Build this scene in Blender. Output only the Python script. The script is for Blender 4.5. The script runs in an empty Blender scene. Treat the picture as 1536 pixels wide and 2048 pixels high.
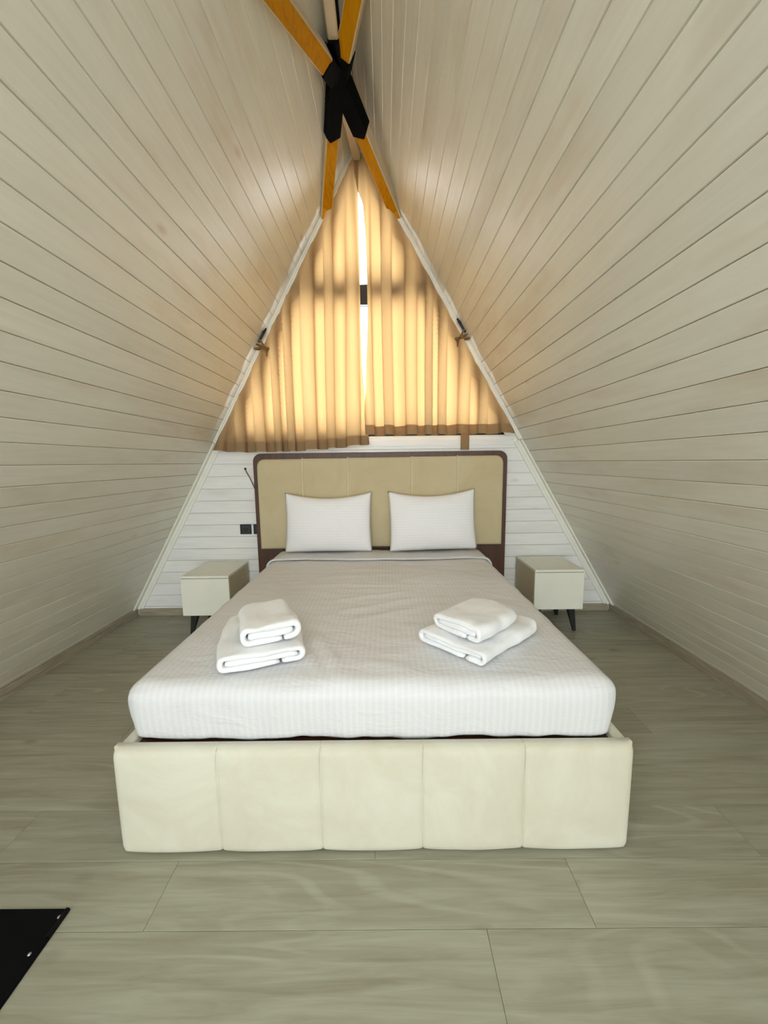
import bpy, bmesh, math, random
from mathutils import Vector, Matrix, noise

random.seed(7)
SC = bpy.context.scene
COL = SC.collection

# ------------------------------------------------------------------ camera
F_PX, PITCH, YAW, ROLL, CAM_H = 769.53, 0.1296, -0.0044, -0.0131, 1.2997
cy, sy, cp, sp = math.cos(YAW), math.sin(YAW), math.cos(PITCH), math.sin(PITCH)
fwd = Vector((sy * cp, cy * cp, -sp))
right = Vector((cy, -sy, 0))
up = right.cross(fwd)
cr, sr = math.cos(ROLL), math.sin(ROLL)
r2 = cr * right + sr * up
u2 = -sr * right + cr * up
cd = bpy.data.cameras.new('camera')
cam = bpy.data.objects.new('camera', cd)
COL.objects.link(cam)
cd.sensor_fit = 'HORIZONTAL'
cd.sensor_width = 36
cd.lens = F_PX * 36 / 1536
cd.clip_start = 0.02
cam.matrix_world = Matrix(((r2.x, u2.x, -fwd.x, 0), (r2.y, u2.y, -fwd.y, 0), (r2.z, u2.z, -fwd.z, CAM_H), (0, 0, 0, 1)))
SC.camera = cam

# ------------------------------------------------------------------ sky and exposure
world = bpy.data.worlds.new('overcast_sky')
SC.world = world
world.use_nodes = True
bg = world.node_tree.nodes['Background']
bg.inputs[0].default_value = (0.90, 0.955, 1.0, 1)
bg.inputs[1].default_value = 13.0
SC.view_settings.view_transform = 'Standard'
SC.view_settings.look = 'None'
SC.view_settings.gamma = 1
SC.view_settings.use_curve_mapping = False
SC.view_settings.exposure = 0.0
SC.cycles.max_bounces = 10
SC.cycles.diffuse_bounces = 7
SC.cycles.transmission_bounces = 8
SC.cycles.sample_clamp_indirect = 6


def portal(name, loc, rot, sx, sz, mw=None):
    l = bpy.data.lights.new(name, 'AREA')
    l.shape = 'RECTANGLE'
    l.size, l.size_y = sx, sz
    l.cycles.is_portal = True
    o = bpy.data.objects.new(name, l)
    COL.objects.link(o)
    o.location = loc
    o.rotation_euler = rot
    if mw is not None:
        o.matrix_world = mw


Y_FRONT, Y_BACK = -6.0, 3.21
portal('assumed_gable_portal', (-0.12, Y_FRONT - 0.12, 1.6), (math.pi / 2, 0, 0), 3.9, 3.2)  # sky portal at the assumed front opening
portal('window_daylight', (-0.15, 3.42, 2.45), (-math.pi / 2, 0, 0), 2.2, 2.0)

# ------------------------------------------------------------------ room numbers
XL, XR, XA, ZA = -2.212, 1.971, -0.171, 3.658


def xl_at(z): return XL + (XA - XL) * z / ZA
def xr_at(z): return XR + (XA - XR) * z / ZA


LEN_L = math.hypot(XA - XL, ZA)
LEN_R = math.hypot(XA - XR, ZA)
UP_L = Vector((XA - XL, 0, ZA)).normalized()
UP_R = Vector((XA - XR, 0, ZA)).normalized()
IN_L = Vector((ZA, 0, -(XA - XL))).normalized()
IN_R = Vector((-ZA, 0, (XA - XR))).normalized()


# ------------------------------------------------------------------ material helpers
def lin(r, g, b):
    def c(v):
        v /= 255
        return v / 12.92 if v <= 0.04045 else ((v + 0.055) / 1.055) ** 2.4
    return (c(r), c(g), c(b), 1)


class NT:
    def __init__(self, name, rough=0.5, spec=0.5):
        self.m = bpy.data.materials.new(name)
        self.m.use_nodes = True
        self.t = self.m.node_tree
        self.b = self.t.nodes['Principled BSDF']
        self.b.inputs['Roughness'].default_value = rough
        self.b.inputs['Specular IOR Level'].default_value = spec

    def n(self, kind, **kw):
        nd = self.t.nodes.new(kind)
        for k, v in kw.items():
            setattr(nd, k, v)
        return nd

    def l(self, a, b): self.t.links.new(a, b)

    def coords(self, scale=(1, 1, 1), kind='Object', rand=0.0):
        tc = self.n('ShaderNodeTexCoord')
        mp = self.n('ShaderNodeMapping')
        mp.inputs['Scale'].default_value = scale
        self.l(tc.outputs[kind], mp.inputs['Vector'])
        if rand:
            oi = self.n('ShaderNodeObjectInfo')
            mu = self.n('ShaderNodeVectorMath', operation='SCALE')
            cb = self.n('ShaderNodeCombineXYZ')
            mu.inputs['Scale'].default_value = rand
            for i, s in enumerate((1.0, 3.7, 7.3)):
                ml = self.n('ShaderNodeMath', operation='MULTIPLY')
                ml.inputs[1].default_value = s
                self.l(oi.outputs['Random'], ml.inputs[0])
                self.l(ml.outputs[0], cb.inputs[i])
            self.l(cb.outputs[0], mu.inputs[0])
            self.l(mu.outputs[0], mp.inputs['Location'])
        return mp.outputs[0]

    def noise(self, vec, scale, detail=4, rough=0.55, dist=0.0):
        nd = self.n('ShaderNodeTexNoise')
        nd.inputs['Scale'].default_value = scale
        nd.inputs['Detail'].default_value = detail
        nd.inputs['Roughness'].default_value = rough
        nd.inputs['Distortion'].default_value = dist
        self.l(vec, nd.inputs['Vector'])
        return nd.outputs['Fac']

    def ramp(self, fac, stops):
        nd = self.n('ShaderNodeValToRGB')
        el = nd.color_ramp.elements
        while len(el) < len(stops):
            el.new(0.5)
        for e, (p, c) in zip(el, stops):
            e.position = p
            e.color = c if len(c) == 4 else (*c, 1)
        self.l(fac, nd.inputs[0])
        return nd.outputs[0]

    def mix(self, fac, a, b, mode='MIX'):
        nd = self.n('ShaderNodeMix', data_type='RGBA', blend_type=mode)
        for idx, v in ((0, fac), (6, a), (7, b)):
            if isinstance(v, (int, float)):
                nd.inputs[idx].default_value = v
            elif isinstance(v, tuple):
                nd.inputs[idx].default_value = v
            else:
                self.l(v, nd.inputs[idx])
        return nd.outputs[2]

    def bump(self, h, strength=0.2, dist=0.01, prev=None):
        nd = self.n('ShaderNodeBump')
        nd.inputs['Strength'].default_value = strength
        nd.inputs['Distance'].default_value = dist
        self.l(h, nd.inputs['Height'])
        if prev:
            self.l(prev, nd.inputs['Normal'])
        return nd.outputs[0]

    def color(self, c):
        if isinstance(c, tuple):
            self.b.inputs['Base Color'].default_value = c
        else:
            self.l(c, self.b.inputs['Base Color'])

    def normal(self, nrm): self.l(nrm, self.b.inputs['Normal'])


def G(v): return (v, v, v, 1)


def mat_painted_board(name, base, shade, stain, rough, stain_amt, grain_axis='y'):
    """thin milky stain over pine boards: soft grain, patches, a few knots"""
    t = NT(name, rough)
    sc_g = (14, 0.9, 14) if grain_axis == 'y' else (0.9, 14, 14)
    v1 = t.coords(sc_g, rand=20)
    g = t.noise(v1, 3.0, 6, 0.6, 0.6)
    col = t.mix(t.ramp(g, [(0.35, G(0)), (0.7, G(1))]), base, shade)
    v2 = t.coords((3.0, 0.9, 3.0) if grain_axis == 'y' else (0.9, 3.0, 3.0), rand=31)
    pch = t.ramp(t.noise(v2, 1.6, 3, 0.6), [(0.52, G(0)), (0.78, G(stain_amt))])
    col = t.mix(pch, col, stain)
    # knots
    v3 = t.coords((1.0, 0.45, 1.0) if grain_axis == 'y' else (0.45, 1.0, 1.0), rand=13)
    vo = t.n('ShaderNodeTexVoronoi')
    vo.inputs['Scale'].default_value = 3.2
    t.l(v3, vo.inputs['Vector'])
    kn = t.ramp(vo.outputs['Distance'], [(0.02, G(0.55)), (0.075, G(0))])
    col = t.mix(kn, col, stain)
    # board to board
    oi = t.n('ShaderNodeObjectInfo')
    vr = t.ramp(oi.outputs['Random'], [(0.0, G(0.93)), (1.0, G(1.0))])
    col = t.mix(1.0, col, vr, 'MULTIPLY')
    t.color(col)
    t.b.inputs['Coat Weight'].default_value = 0.14
    t.b.inputs['Coat Roughness'].default_value = 0.22
    t.normal(t.bump(g, 0.12, 0.004))
    return t.m


M = {}
M['side'] = mat_painted_board('cream_stained_pine', (0.785, 0.77, 0.68, 1), (0.735, 0.71, 0.61, 1), (0.53, 0.40, 0.26, 1), 0.36, 0.45)
M['back'] = mat_painted_board('white_stained_pine', (0.92, 0.925, 0.91, 1), (0.86, 0.86, 0.845, 1), (0.66, 0.58, 0.46, 1), 0.4, 0.35, 'x')


def mat_plain(name, c, rough=0.5, metal=0.0, spec=0.5, nscale=0, nstr=0.1, var=0.0):
    t = NT(name, rough, spec)
    t.b.inputs['Metallic'].default_value = metal
    v = t.coords()
    nz = t.noise(v, nscale or 12, 3)
    c2 = tuple(x * (1 - var) for x in c[:3]) + (1,)
    t.color(t.mix(t.ramp(nz, [(0.3, G(0)), (0.7, G(1))]), c, c2))
    if nscale:
        t.normal(t.bump(t.noise(v, nscale, 4), nstr, 0.003))
    return t.m


M['sheathing'] = mat_plain('raw_pine_sheathing', lin(120, 84, 52), 0.8, var=0.25)
M['trim'] = mat_plain('white_gloss_trim', lin(240, 240, 230), 0.3, var=0.04)
M['black_steel'] = mat_plain('matt_black_steel', (0.003, 0.003, 0.0035, 1), 0.6, spec=0.05)
M['black_plastic'] = mat_plain('black_plastic', (0.010, 0.013, 0.015, 1), 0.45)
M['black_inset'] = mat_plain('dark_grey_plastic', (0.035, 0.043, 0.046, 1), 0.5)
M['plate'] = mat_plain('black_lacquered_steel', (0.004, 0.004, 0.005, 1), 0.22, spec=0.08)
M['screw'] = mat_plain('zinc_screw', (0.7, 0.72, 0.74, 1), 0.3, metal=1.0)
M['anthracite'] = mat_plain('anthracite_frame', lin(34, 36, 40), 0.5)
M['nightstand'] = mat_plain('cream_lacquer', lin(240, 240, 226), 0.42, var=0.03)
M['nightstand_body'] = mat_plain('beige_melamine', lin(205, 192, 162), 0.5, var=0.04)
M['black_leg'] = mat_plain('black_wood_leg', (0.008, 0.008, 0.008, 1), 0.5)
M['cord'] = mat_plain('brown_copper_cord', lin(110, 62, 48), 0.5)
M['rope'] = mat_plain('hemp_rope', lin(150, 116, 70), 0.9, nscale=180, nstr=0.8, var=0.3)
M['hook'] = mat_plain('black_iron_hook', (0.01, 0.009, 0.009, 1), 0.5)

# floor laminate
t = NT('grey_oak_laminate', 0.42, 0.45)
v = t.coords((1.1, 16, 16), rand=17)
g1 = t.noise(v, 2.2, 7, 0.62, 0.7)
vb = t.coords((0.34, 3.0, 3.0), rand=23)
wv = t.n('ShaderNodeTexNoise')
wv.inputs['Scale'].default_value = 1.6
wv.inputs['Detail'].default_value = 0.6
wv.inputs['Distortion'].default_value = 0.6
t.l(vb, wv.inputs['Vector'])
mm = t.n('ShaderNodeMath', operation='MULTIPLY')
mm.inputs[1].default_value = 120.0
t.l(wv.outputs['Fac'], mm.inputs[0])
sn = t.n('ShaderNodeMath', operation='SINE')
t.l(mm.outputs[0], sn.inputs[0])
rings = t.ramp(sn.outputs[0], [(0.35, G(1)), (1.0, G(0))])
big = t.noise(t.coords((0.7, 1.6, 1), rand=9), 2.0, 3)
c = t.mix(t.ramp(g1, [(0.30, G(0)), (0.72, G(1))]), lin(178, 178, 160), lin(147, 143, 123))
msk = t.ramp(big, [(0.48, G(0)), (0.64, G(0.38))])
ringc = t.mix(rings, lin(184, 184, 167), lin(140, 135, 115))
c = t.mix(msk, c, ringc)
kv = t.n('ShaderNodeTexVoronoi')
kv.inputs['Scale'].default_value = 2.6
t.l(t.coords((0.8, 1.7, 1), rand=5), kv.inputs['Vector'])
c = t.mix(t.ramp(kv.outputs['Distance'], [(0.02, G(0.5)), (0.11, G(0))]), c, lin(112, 98, 80))
oi = t.n('ShaderNodeObjectInfo')
c = t.mix(1.0, c, t.ramp(oi.outputs['Random'], [(0, G(0.9)), (1, G(1.02))]), 'MULTIPLY')
t.color(c)
t.normal(t.bump(g1, 0.06, 0.002))
M['floor'] = t.m

t = NT('grey_oak_baseboard', 0.5)
v = t.coords((2, 2, 22))
g1 = t.noise(v, 2.5, 6, 0.6, 1.0)
t.color(t.mix(t.ramp(g1, [(0.3, G(0)), (0.7, G(1))]), lin(172, 165, 146), lin(138, 128, 108)))
M['baseboard'] = t.m

t = NT('dark_walnut', 0.45)
v = t.coords((28, 28, 1.6))
g1 = t.noise(v, 2.2, 6, 0.65, 0.8)
t.color(t.mix(t.ramp(g1, [(0.3, G(0)), (0.72, G(1))]), lin(58, 33, 20), lin(94, 58, 34)))
t.normal(t.bump(g1, 0.1, 0.002))
M['walnut'] = t.m

t = NT('ochre_painted_timber', 0.7, 0.1)
v = t.coords((30, 1.5, 30))
g1 = t.noise(v, 2.0, 5, 0.6, 0.5)
t.color(t.mix(t.ramp(g1, [(0.3, G(0)), (0.72, G(1))]), lin(204, 142, 0), lin(176, 114, 0)))
M['ochre'] = t.m
M['beam_side'] = mat_plain('cream_painted_timber', lin(208, 190, 158), 0.5, var=0.08)


def mat_velvet(name, c, c2, sheen):
    t = NT(name, 0.85, 0.2)
    v = t.coords()
    a = t.noise(v, 3.2, 5, 0.65, 0.8)
    b = t.noise(v, 60, 2)
    t.color(t.mix(t.ramp(a, [(0.38, G(0)), (0.75, G(1))]), c, c2))
    t.b.inputs['Sheen Weight'].default_value = sheen
    t.b.inputs['Sheen Roughness'].default_value = 0.4
    h = t.bump(b, 0.05, 0.002)
    t.normal(t.bump(t.noise(v, 7, 3), 0.12, 0.012, h))
    return t.m


M['head_fabric'] = mat_velvet('beige_velvet', lin(206, 193, 158), lin(197, 181, 144), 0.15)
M['head_piping'] = mat_velvet('pale_beige_piping', lin(232, 222, 194), lin(222, 211, 182), 0.1)
M['foot_fabric'] = mat_velvet('cream_velvet', lin(218, 216, 200), lin(206, 200, 178), 0.2)

# striped sateen
t = NT('white_stripe_sateen', 0.55, 0.35)
v = t.coords()
sx = t.n('ShaderNodeSeparateXYZ')
t.l(v, sx.inputs[0])
m1 = t.n('ShaderNodeMath', operation='MULTIPLY')
m1.inputs[1].default_value = 2 * math.pi / 0.0215
t.l(sx.outputs[0], m1.inputs[0])
s1 = t.n('ShaderNodeMath', operation='SINE')
t.l(m1.outputs[0], s1.inputs[0])
st = t.ramp(s1.outputs[0], [(0.0, G(0)), (0.55, G(1))])
t.color(t.mix(st, (0.72, 0.725, 0.74, 1), (0.75, 0.755, 0.77, 1)))
rr = t.n('ShaderNodeMapRange')
rr.inputs['To Min'].default_value = 0.58
rr.inputs['To Max'].default_value = 0.46
t.l(st, rr.inputs[0])
t.l(rr.outputs[0], t.b.inputs['Roughness'])
t.normal(t.bump(t.noise(t.coords((2.2, 4.5, 4)), 3.0, 5, 0.6, 0.8), 0.42, 0.016))
M['sheet'] = t.m

t = NT('white_pillow_cotton', 0.6, 0.3)
v = t.coords()
sx = t.n('ShaderNodeSeparateXYZ')
t.l(v, sx.inputs[0])
m1 = t.n('ShaderNodeMath', operation='MULTIPLY')
m1.inputs[1].default_value = 2 * math.pi / 0.0215
t.l(sx.outputs[2], m1.inputs[0])
s1 = t.n('ShaderNodeMath', operation='SINE')
t.l(m1.outputs[0], s1.inputs[0])
st = t.ramp(s1.outputs[0], [(0.0, G(0)), (0.55, G(1))])
t.color(t.mix(st, (0.90, 0.90, 0.92, 1), (0.93, 0.93, 0.95, 1)))
t.normal(t.bump(t.noise(v, 9, 3), 0.12, 0.01))
M['pillow'] = t.m

t = NT('white_terry', 0.95, 0.1)
v = t.coords()
t.color(t.mix(t.noise(v, 40, 3), (0.88, 0.89, 0.91, 1), (0.92, 0.93, 0.95, 1)))
t.b.inputs['Sheen Weight'].default_value = 0.25
hb = t.bump(t.noise(v, 260, 2), 0.5, 0.003)
t.normal(t.bump(t.noise(v, 22, 3), 0.2, 0.008, hb))
M['terry'] = t.m


def mat_curtain(name, c, tr, amt):
    t = NT(name, 0.9, 0.1)
    v = t.coords((1, 1, 1))
    w = t.noise(t.coords((60, 60, 14)), 2.0, 3)
    cc = t.mix(w, c, tuple(x * 0.9 for x in c[:3]) + (1,))
    t.color(cc)
    tl = t.n('ShaderNodeBsdfTranslucent')
    tl.inputs[0].default_value = tr
    mx = t.n('ShaderNodeMixShader')
    mx.inputs[0].default_value = amt
    t.l(t.b.outputs[0], mx.inputs[1])
    t.l(tl.outputs[0], mx.inputs[2])
    out = t.t.nodes['Material Output']
    t.l(mx.outputs[0], out.inputs[0])
    return t.m


M['curtain'] = mat_curtain('sand_curtain_cloth', (0.60, 0.42, 0.235, 1), (0.37, 0.225, 0.092, 1), 0.5)

t = NT('window_glass', 0.0)
for nd in list(t.t.nodes):
    if nd.type == 'BSDF_PRINCIPLED':
        t.t.nodes.remove(nd)
gl = t.n('ShaderNodeBsdfGlossy')
gl.inputs['Roughness'].default_value = 0.02
tp = t.n('ShaderNodeBsdfTransparent')
fr = t.n('ShaderNodeFresnel')
fr.inputs[0].default_value = 1.3
mx = t.n('ShaderNodeMixShader')
t.l(fr.outputs[0], mx.inputs[0])
t.l(tp.outputs[0], mx.inputs[1])
t.l(gl.outputs[0], mx.inputs[2])
t.l(mx.outputs[0], t.t.nodes['Material Output'].inputs[0])
M['glass'] = t.m


# ------------------------------------------------------------------ mesh helpers
def mesh(name, verts, faces, mats, smooth=False, fmat=None):
    me = bpy.data.meshes.new(name)
    me.from_pydata([tuple(v) for v in verts], [], faces)
    for m in (mats if isinstance(mats, (list, tuple)) else [mats]):
        me.materials.append(M[m])
    if fmat:
        for p, i in zip(me.polygons, fmat):
            p.material_index = i
    bm = bmesh.new()
    bm.from_mesh(me)
    bmesh.ops.recalc_face_normals(bm, faces=bm.faces)
    bm.to_mesh(me)
    bm.free()
    if smooth:
        me.polygons.foreach_set('use_smooth', [True] * len(me.polygons))
    me.update()
    return me


def link(name, me, parent=None, mw=None):
    o = bpy.data.objects.new(name, me)
    COL.objects.link(o)
    if mw is not None:
        o.matrix_world = mw
    if parent is not None:
        o.parent = parent
        o.matrix_parent_inverse = parent.matrix_basis.inverted() if parent.parent is None else (parent.parent.matrix_basis @ parent.matrix_parent_inverse @ parent.matrix_basis).inverted()
    return o


def thing(name, loc, label, cat, group=None):
    o = bpy.data.objects.new(name, None)
    COL.objects.link(o)
    o.empty_display_size = 0.1
    o.matrix_basis = Matrix.Translation(loc)
    return tag(o, label, cat, group)


def tag(o, label, cat, group=None):
    o['label'] = label
    o['category'] = cat
    if group:
        o['group'] = group
    return o


def struct(o, label=None):
    o['kind'] = 'structure'
    if label:
        o['label'] = label
    return o


def box_vf(x0, x1, y0, y1, z0, z1, bev=0.0):
    if not bev:
        v = [(x, y, z) for z in (z0, z1) for y in (y0, y1) for x in (x0, x1)]
        f = [(0, 1, 3, 2), (4, 6, 7, 5), (0, 4, 5, 1), (2, 3, 7, 6), (0, 2, 6, 4), (1, 5, 7, 3)]
        return v, f
    bm = bmesh.new()
    bmesh.ops.create_cube(bm, size=1)
    for vv in bm.verts:
        vv.co = Vector((x0 + (vv.co.x + .5) * (x1 - x0), y0 + (vv.co.y + .5) * (y1 - y0), z0 + (vv.co.z + .5) * (z1 - z0)))
    bmesh.ops.bevel(bm, geom=list(bm.edges), offset=bev, segments=2, affect='EDGES', profile=0.5)
    bm.verts.index_update()
    v = [tuple(q.co) for q in bm.verts]
    f = [tuple(q.index for q in p.verts) for p in bm.faces]
    bm.free()
    return v, f


def box(name, b, mat, parent=None, bev=0.0, smooth=False):
    v, f = box_vf(*b, bev)
    return link(name, mesh(name, v, f, mat, smooth), parent)


def join(*vfs):
    V, Fc = [], []
    for v, f in vfs:
        k = len(V)
        V += list(v)
        Fc += [tuple(i + k for i in p) for p in f]
    return V, Fc


def prism_vf(poly, axis, a, b):
    """polygon in the plane across axis, swept from a to b"""
    def P(p, t):
        return {'x': (t, p[0], p[1]), 'y': (p[0], t, p[1]), 'z': (p[0], p[1], t)}[axis]
    n = len(poly)
    v = [P(p, a) for p in poly] + [P(p, b) for p in poly]
    f = [tuple(range(n))[::-1], tuple(range(n, 2 * n))] + [(i, (i + 1) % n, n + (i + 1) % n, n + i) for i in range(n)]
    return v, f


def tube_vf(pts, r, seg=8, closed=False):
    pts = [Vector(p) for p in pts]
    n = len(pts)
    v, f = [], []
    for i, p in enumerate(pts):
        a = pts[(i - 1) % n] if (closed or i) else p
        b = pts[(i + 1) % n] if (closed or i < n - 1) else p
        d = (b - a).normalized()
        ref = Vector((0, 0, 1)) if abs(d.z) < 0.9 else Vector((1, 0, 0))
        s = d.cross(ref).normalized()
        q = s.cross(d)
        rad = r[i] if isinstance(r, (list, tuple)) else r
        for k in range(seg):
            an = 2 * math.pi * k / seg
            v.append(p + (s * math.cos(an) + q * math.sin(an)) * rad)
    for i in range(n if closed else n - 1):
        for k in range(seg):
            f.append((i * seg + k, i * seg + (k + 1) % seg, ((i + 1) % n) * seg + (k + 1) % seg, ((i + 1) % n) * seg + k))
    if not closed:
        f += [tuple(range(seg))[::-1], tuple(range((n - 1) * seg, n * seg))]
    return v, f


def cyl_vf(c, axis, r, h, seg=20, r2=None):
    a = Vector(axis).normalized()
    return tube_vf([Vector(c), Vector(c) + a * h], [r, r if r2 is None else r2], seg)


def rounded_rect(x0, x1, z0, z1, r_top, r_bot=0.0, seg=8):
    pts = []
    def arc(cx, cz, r, a0):
        if r <= 0:
            pts.append((cx, cz))
            return
        for i in range(seg + 1):
            a = a0 + math.pi / 2 * i / seg
            pts.append((cx + r * math.cos(a), cz + r * math.sin(a)))
    arc(x1 - r_top, z1 - r_top, r_top, 0)
    arc(x0 + r_top, z1 - r_top, r_top, math.pi / 2)
    arc(x0 + r_bot, z0 + r_bot, r_bot, math.pi)
    arc(x1 - r_bot, z0 + r_bot, r_bot, 1.5 * math.pi)
    return pts


# ------------------------------------------------------------------ floor
FT = 0.012
v, f = box_vf(XL - 0.3, XR + 0.3, Y_FRONT - 0.2, Y_BACK + 0.2, -0.14, -FT)
floor = struct(link('floor', mesh('floor', v, f, 'sheathing')), 'grey oak laminate plank floor')
PW, PL_ = 0.192, 1.272
ROW0 = 0.918
PLANK = {}


def plank(x0, x1, y0, y1):
    L, Wd = round(x1 - x0, 4), round(y1 - y0, 4)
    if (L, Wd) not in PLANK:
        g, c = 0.0004, 0.0011
        hx, hy = L / 2 - g, Wd / 2 - g
        V = [(sx_ * hx, sy_ * hy, -FT) for sx_, sy_ in ((-1, -1), (1, -1), (1, 1), (-1, 1))]
        V += [(sx_ * hx, sy_ * hy, -c) for sx_, sy_ in ((-1, -1), (1, -1), (1, 1), (-1, 1))]
        V += [(sx_ * (hx - c), sy_ * (hy - c), 0) for sx_, sy_ in ((-1, -1), (1, -1), (1, 1), (-1, 1))]
        Fc = [(8, 9, 10, 11)] + [(i, (i + 1) % 4, 4 + (i + 1) % 4, 4 + i) for i in range(4)] + [(4 + i, 4 + (i + 1) % 4, 8 + (i + 1) % 4, 8 + i) for i in range(4)]
        PLANK[(L, Wd)] = mesh('floor_plank', V, Fc, 'floor')
    link('floor_plank', PLANK[(L, Wd)], floor, Matrix.Translation(((x0 + x1) / 2, (y0 + y1) / 2, 0)))


k0 = math.ceil((Y_FRONT - ROW0) / PW)
k1 = math.floor((Y_BACK - ROW0) / PW)
for k in range(k0 - 1, k1 + 1):
    y0, y1 = max(Y_FRONT, ROW0 + k * PW), min(Y_BACK, ROW0 + (k + 1) * PW)
    if y1 - y0 < 0.01:
        continue
    off = {0: -0.697, -1: 0.268}.get(k, -0.697 + (k * 0.437 + 0.21 * (k % 3)) % PL_)
    j = off - PL_ * 3
    xs = [XL]
    while j < XR:
        if j > XL + 0.05 and j < XR - 0.05:
            xs.append(j)
        j += PL_
    xs.append(XR)
    for a, b in zip(xs, xs[1:]):
        plank(a, b, y0, y1)

# ------------------------------------------------------------------ side walls, board by board
BT = 0.012
LEN_Y = Y_BACK - Y_FRONT
BW = 0.0995


def board_mesh(w, length, mat):
    g, c = 0.0007, 0.0035
    prof = [(g, -BT), (g, -c * 1.2), (g + c, 0), (w - g - c * 0.5, 0), (w - g, -c * 0.6), (w - g, -BT)]
    v, f = prism_vf(prof, 'y', 0, length)
    return mesh('wall_board', v, f, mat)


SKY_Y0, SKY_Y1, SKY_K0, SKY_K1 = -1.20, -0.30, 23, 31      # unseen roof light added in each slope to brighten floor and bed


def side_wall(name, base, upv, inn, ln, flip, label):
    bk = Vector(base) - inn * BT
    y0, y1 = Y_FRONT, Y_BACK
    sa, sb = SKY_K0 * BW, SKY_K1 * BW
    V, Fc = [], []
    for s0, s1, ya, yb in ((-0.12, sa, y0 - .15, y1 + .15), (sb, ln + 0.09, y0 - .15, y1 + .15), (sa, sb, y0 - .15, SKY_Y0), (sa, sb, SKY_Y1, y1 + .15)):
        P = [bk + upv * s0, bk + upv * s1]
        Q = [p - inn * 0.06 for p in P]
        v = [Vector((p.x, y, p.z)) for y in (ya, yb) for p in (P[0], P[1], Q[1], Q[0])]
        f = [(0, 1, 2, 3), (4, 7, 6, 5)] + [(i, (i + 1) % 4, 4 + (i + 1) % 4, 4 + i) for i in range(4)]
        V, Fc = join((V, Fc), (v, f))
    w = struct(link(name, mesh(name, V, Fc, 'sheathing')), label)
    me = board_mesh(BW, LEN_Y, 'side')
    me_f = board_mesh(BW, SKY_Y0 - y0, 'side')
    me_b = board_mesh(BW, y1 - SKY_Y1, 'side')
    n = int(ln / BW)
    for k in range(n + 1):
        s0 = k * BW
        pieces = [(me, y0, y1)]
        if s0 + BW > ln:
            if ln - s0 < 0.006:
                break
            pieces = [(board_mesh(ln - s0, LEN_Y, 'side'), y0, y1)]
        if SKY_K0 <= k < SKY_K1:
            pieces = [(me_b, SKY_Y1, y1), (me_f, y0, SKY_Y0)]
        o = Vector(base) + upv * s0 + inn * random.uniform(-0.0010, 0.0006)
        for m, ya, yb in pieces:
            if flip:
                mw = Matrix(((upv.x, 0, inn.x, o.x), (upv.y, -1, inn.y, yb), (upv.z, 0, inn.z, o.z), (0, 0, 0, 1)))
            else:
                mw = Matrix(((upv.x, 0, inn.x, o.x), (upv.y, 1, inn.y, ya), (upv.z, 0, inn.z, o.z), (0, 0, 0, 1)))
            link('wall_board', m, w, mw)
    # frame of the added roof light
    V, Fc = [], []
    for s0, s1, ya, yb in ((sa - .03, sb + .03, SKY_Y0 - .03, SKY_Y0 + .03), (sa - .03, sb + .03, SKY_Y1 - .03, SKY_Y1 + .03), (sa - .03, sa + .03, SKY_Y0, SKY_Y1), (sb - .03, sb + .03, SKY_Y0, SKY_Y1)):
        v = []
        for y in (ya, yb):
            for ss_, a in ((s0, 0.012), (s1, 0.012), (s1, 0.002), (s0, 0.002)):
                p = Vector(base) + upv * ss_ + inn * a
                v.append(Vector((p.x, y, p.z)))
        f = [(0, 1, 2, 3), (4, 7, 6, 5)] + [(i, (i + 1) % 4, 4 + (i + 1) % 4, 4 + i) for i in range(4)]
        V, Fc = join((V, Fc), (v, f))
    link('added_roof_light_frame', mesh('added_roof_light_frame', V, Fc, 'trim'), w)
    # sky portal just outside the added opening
    c0 = Vector(base) + upv * (sa + sb) / 2 - inn * 0.10 + Vector((0, (SKY_Y0 + SKY_Y1) / 2, 0))
    portal('added_roof_portal', c0, (0, 0, 0), sb - sa, SKY_Y1 - SKY_Y0, Matrix(((upv.x, 0, -inn.x, c0.x), (0, -1 if not flip else 1, 0, c0.y), (upv.z, 0, -inn.z, c0.z), (0, 0, 0, 1))))
    return w


wall_left = side_wall('wall_left', (XL, 0, 0), UP_L, IN_L, LEN_L, True, 'sloping left wall of cream stained pine boards')
wall_right = side_wall('wall_right', (XR, 0, 0), UP_R, IN_R, LEN_R, False, 'sloping right wall of cream stained pine boards')

# ------------------------------------------------------------------ back gable wall with triangular window
ZW = 1.50                                    # top of the boarded part
YB = Y_BACK
INS = 0.085                                  # clear border beside the slope


def tri(z0, inset):
    s_l = inset / IN_L.x
    s_r = inset / -IN_R.x
    # inner lines: x = xl_at(z)+s_l ; x = xr_at(z)-s_r
    zt = ZA * (XR - s_r - XL - s_l) / (XR - XL)
    return [(xl_at(z0) + s_l, z0), (xr_at(z0) - s_r, z0), (xl_at(zt) + s_l, zt)]


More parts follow.
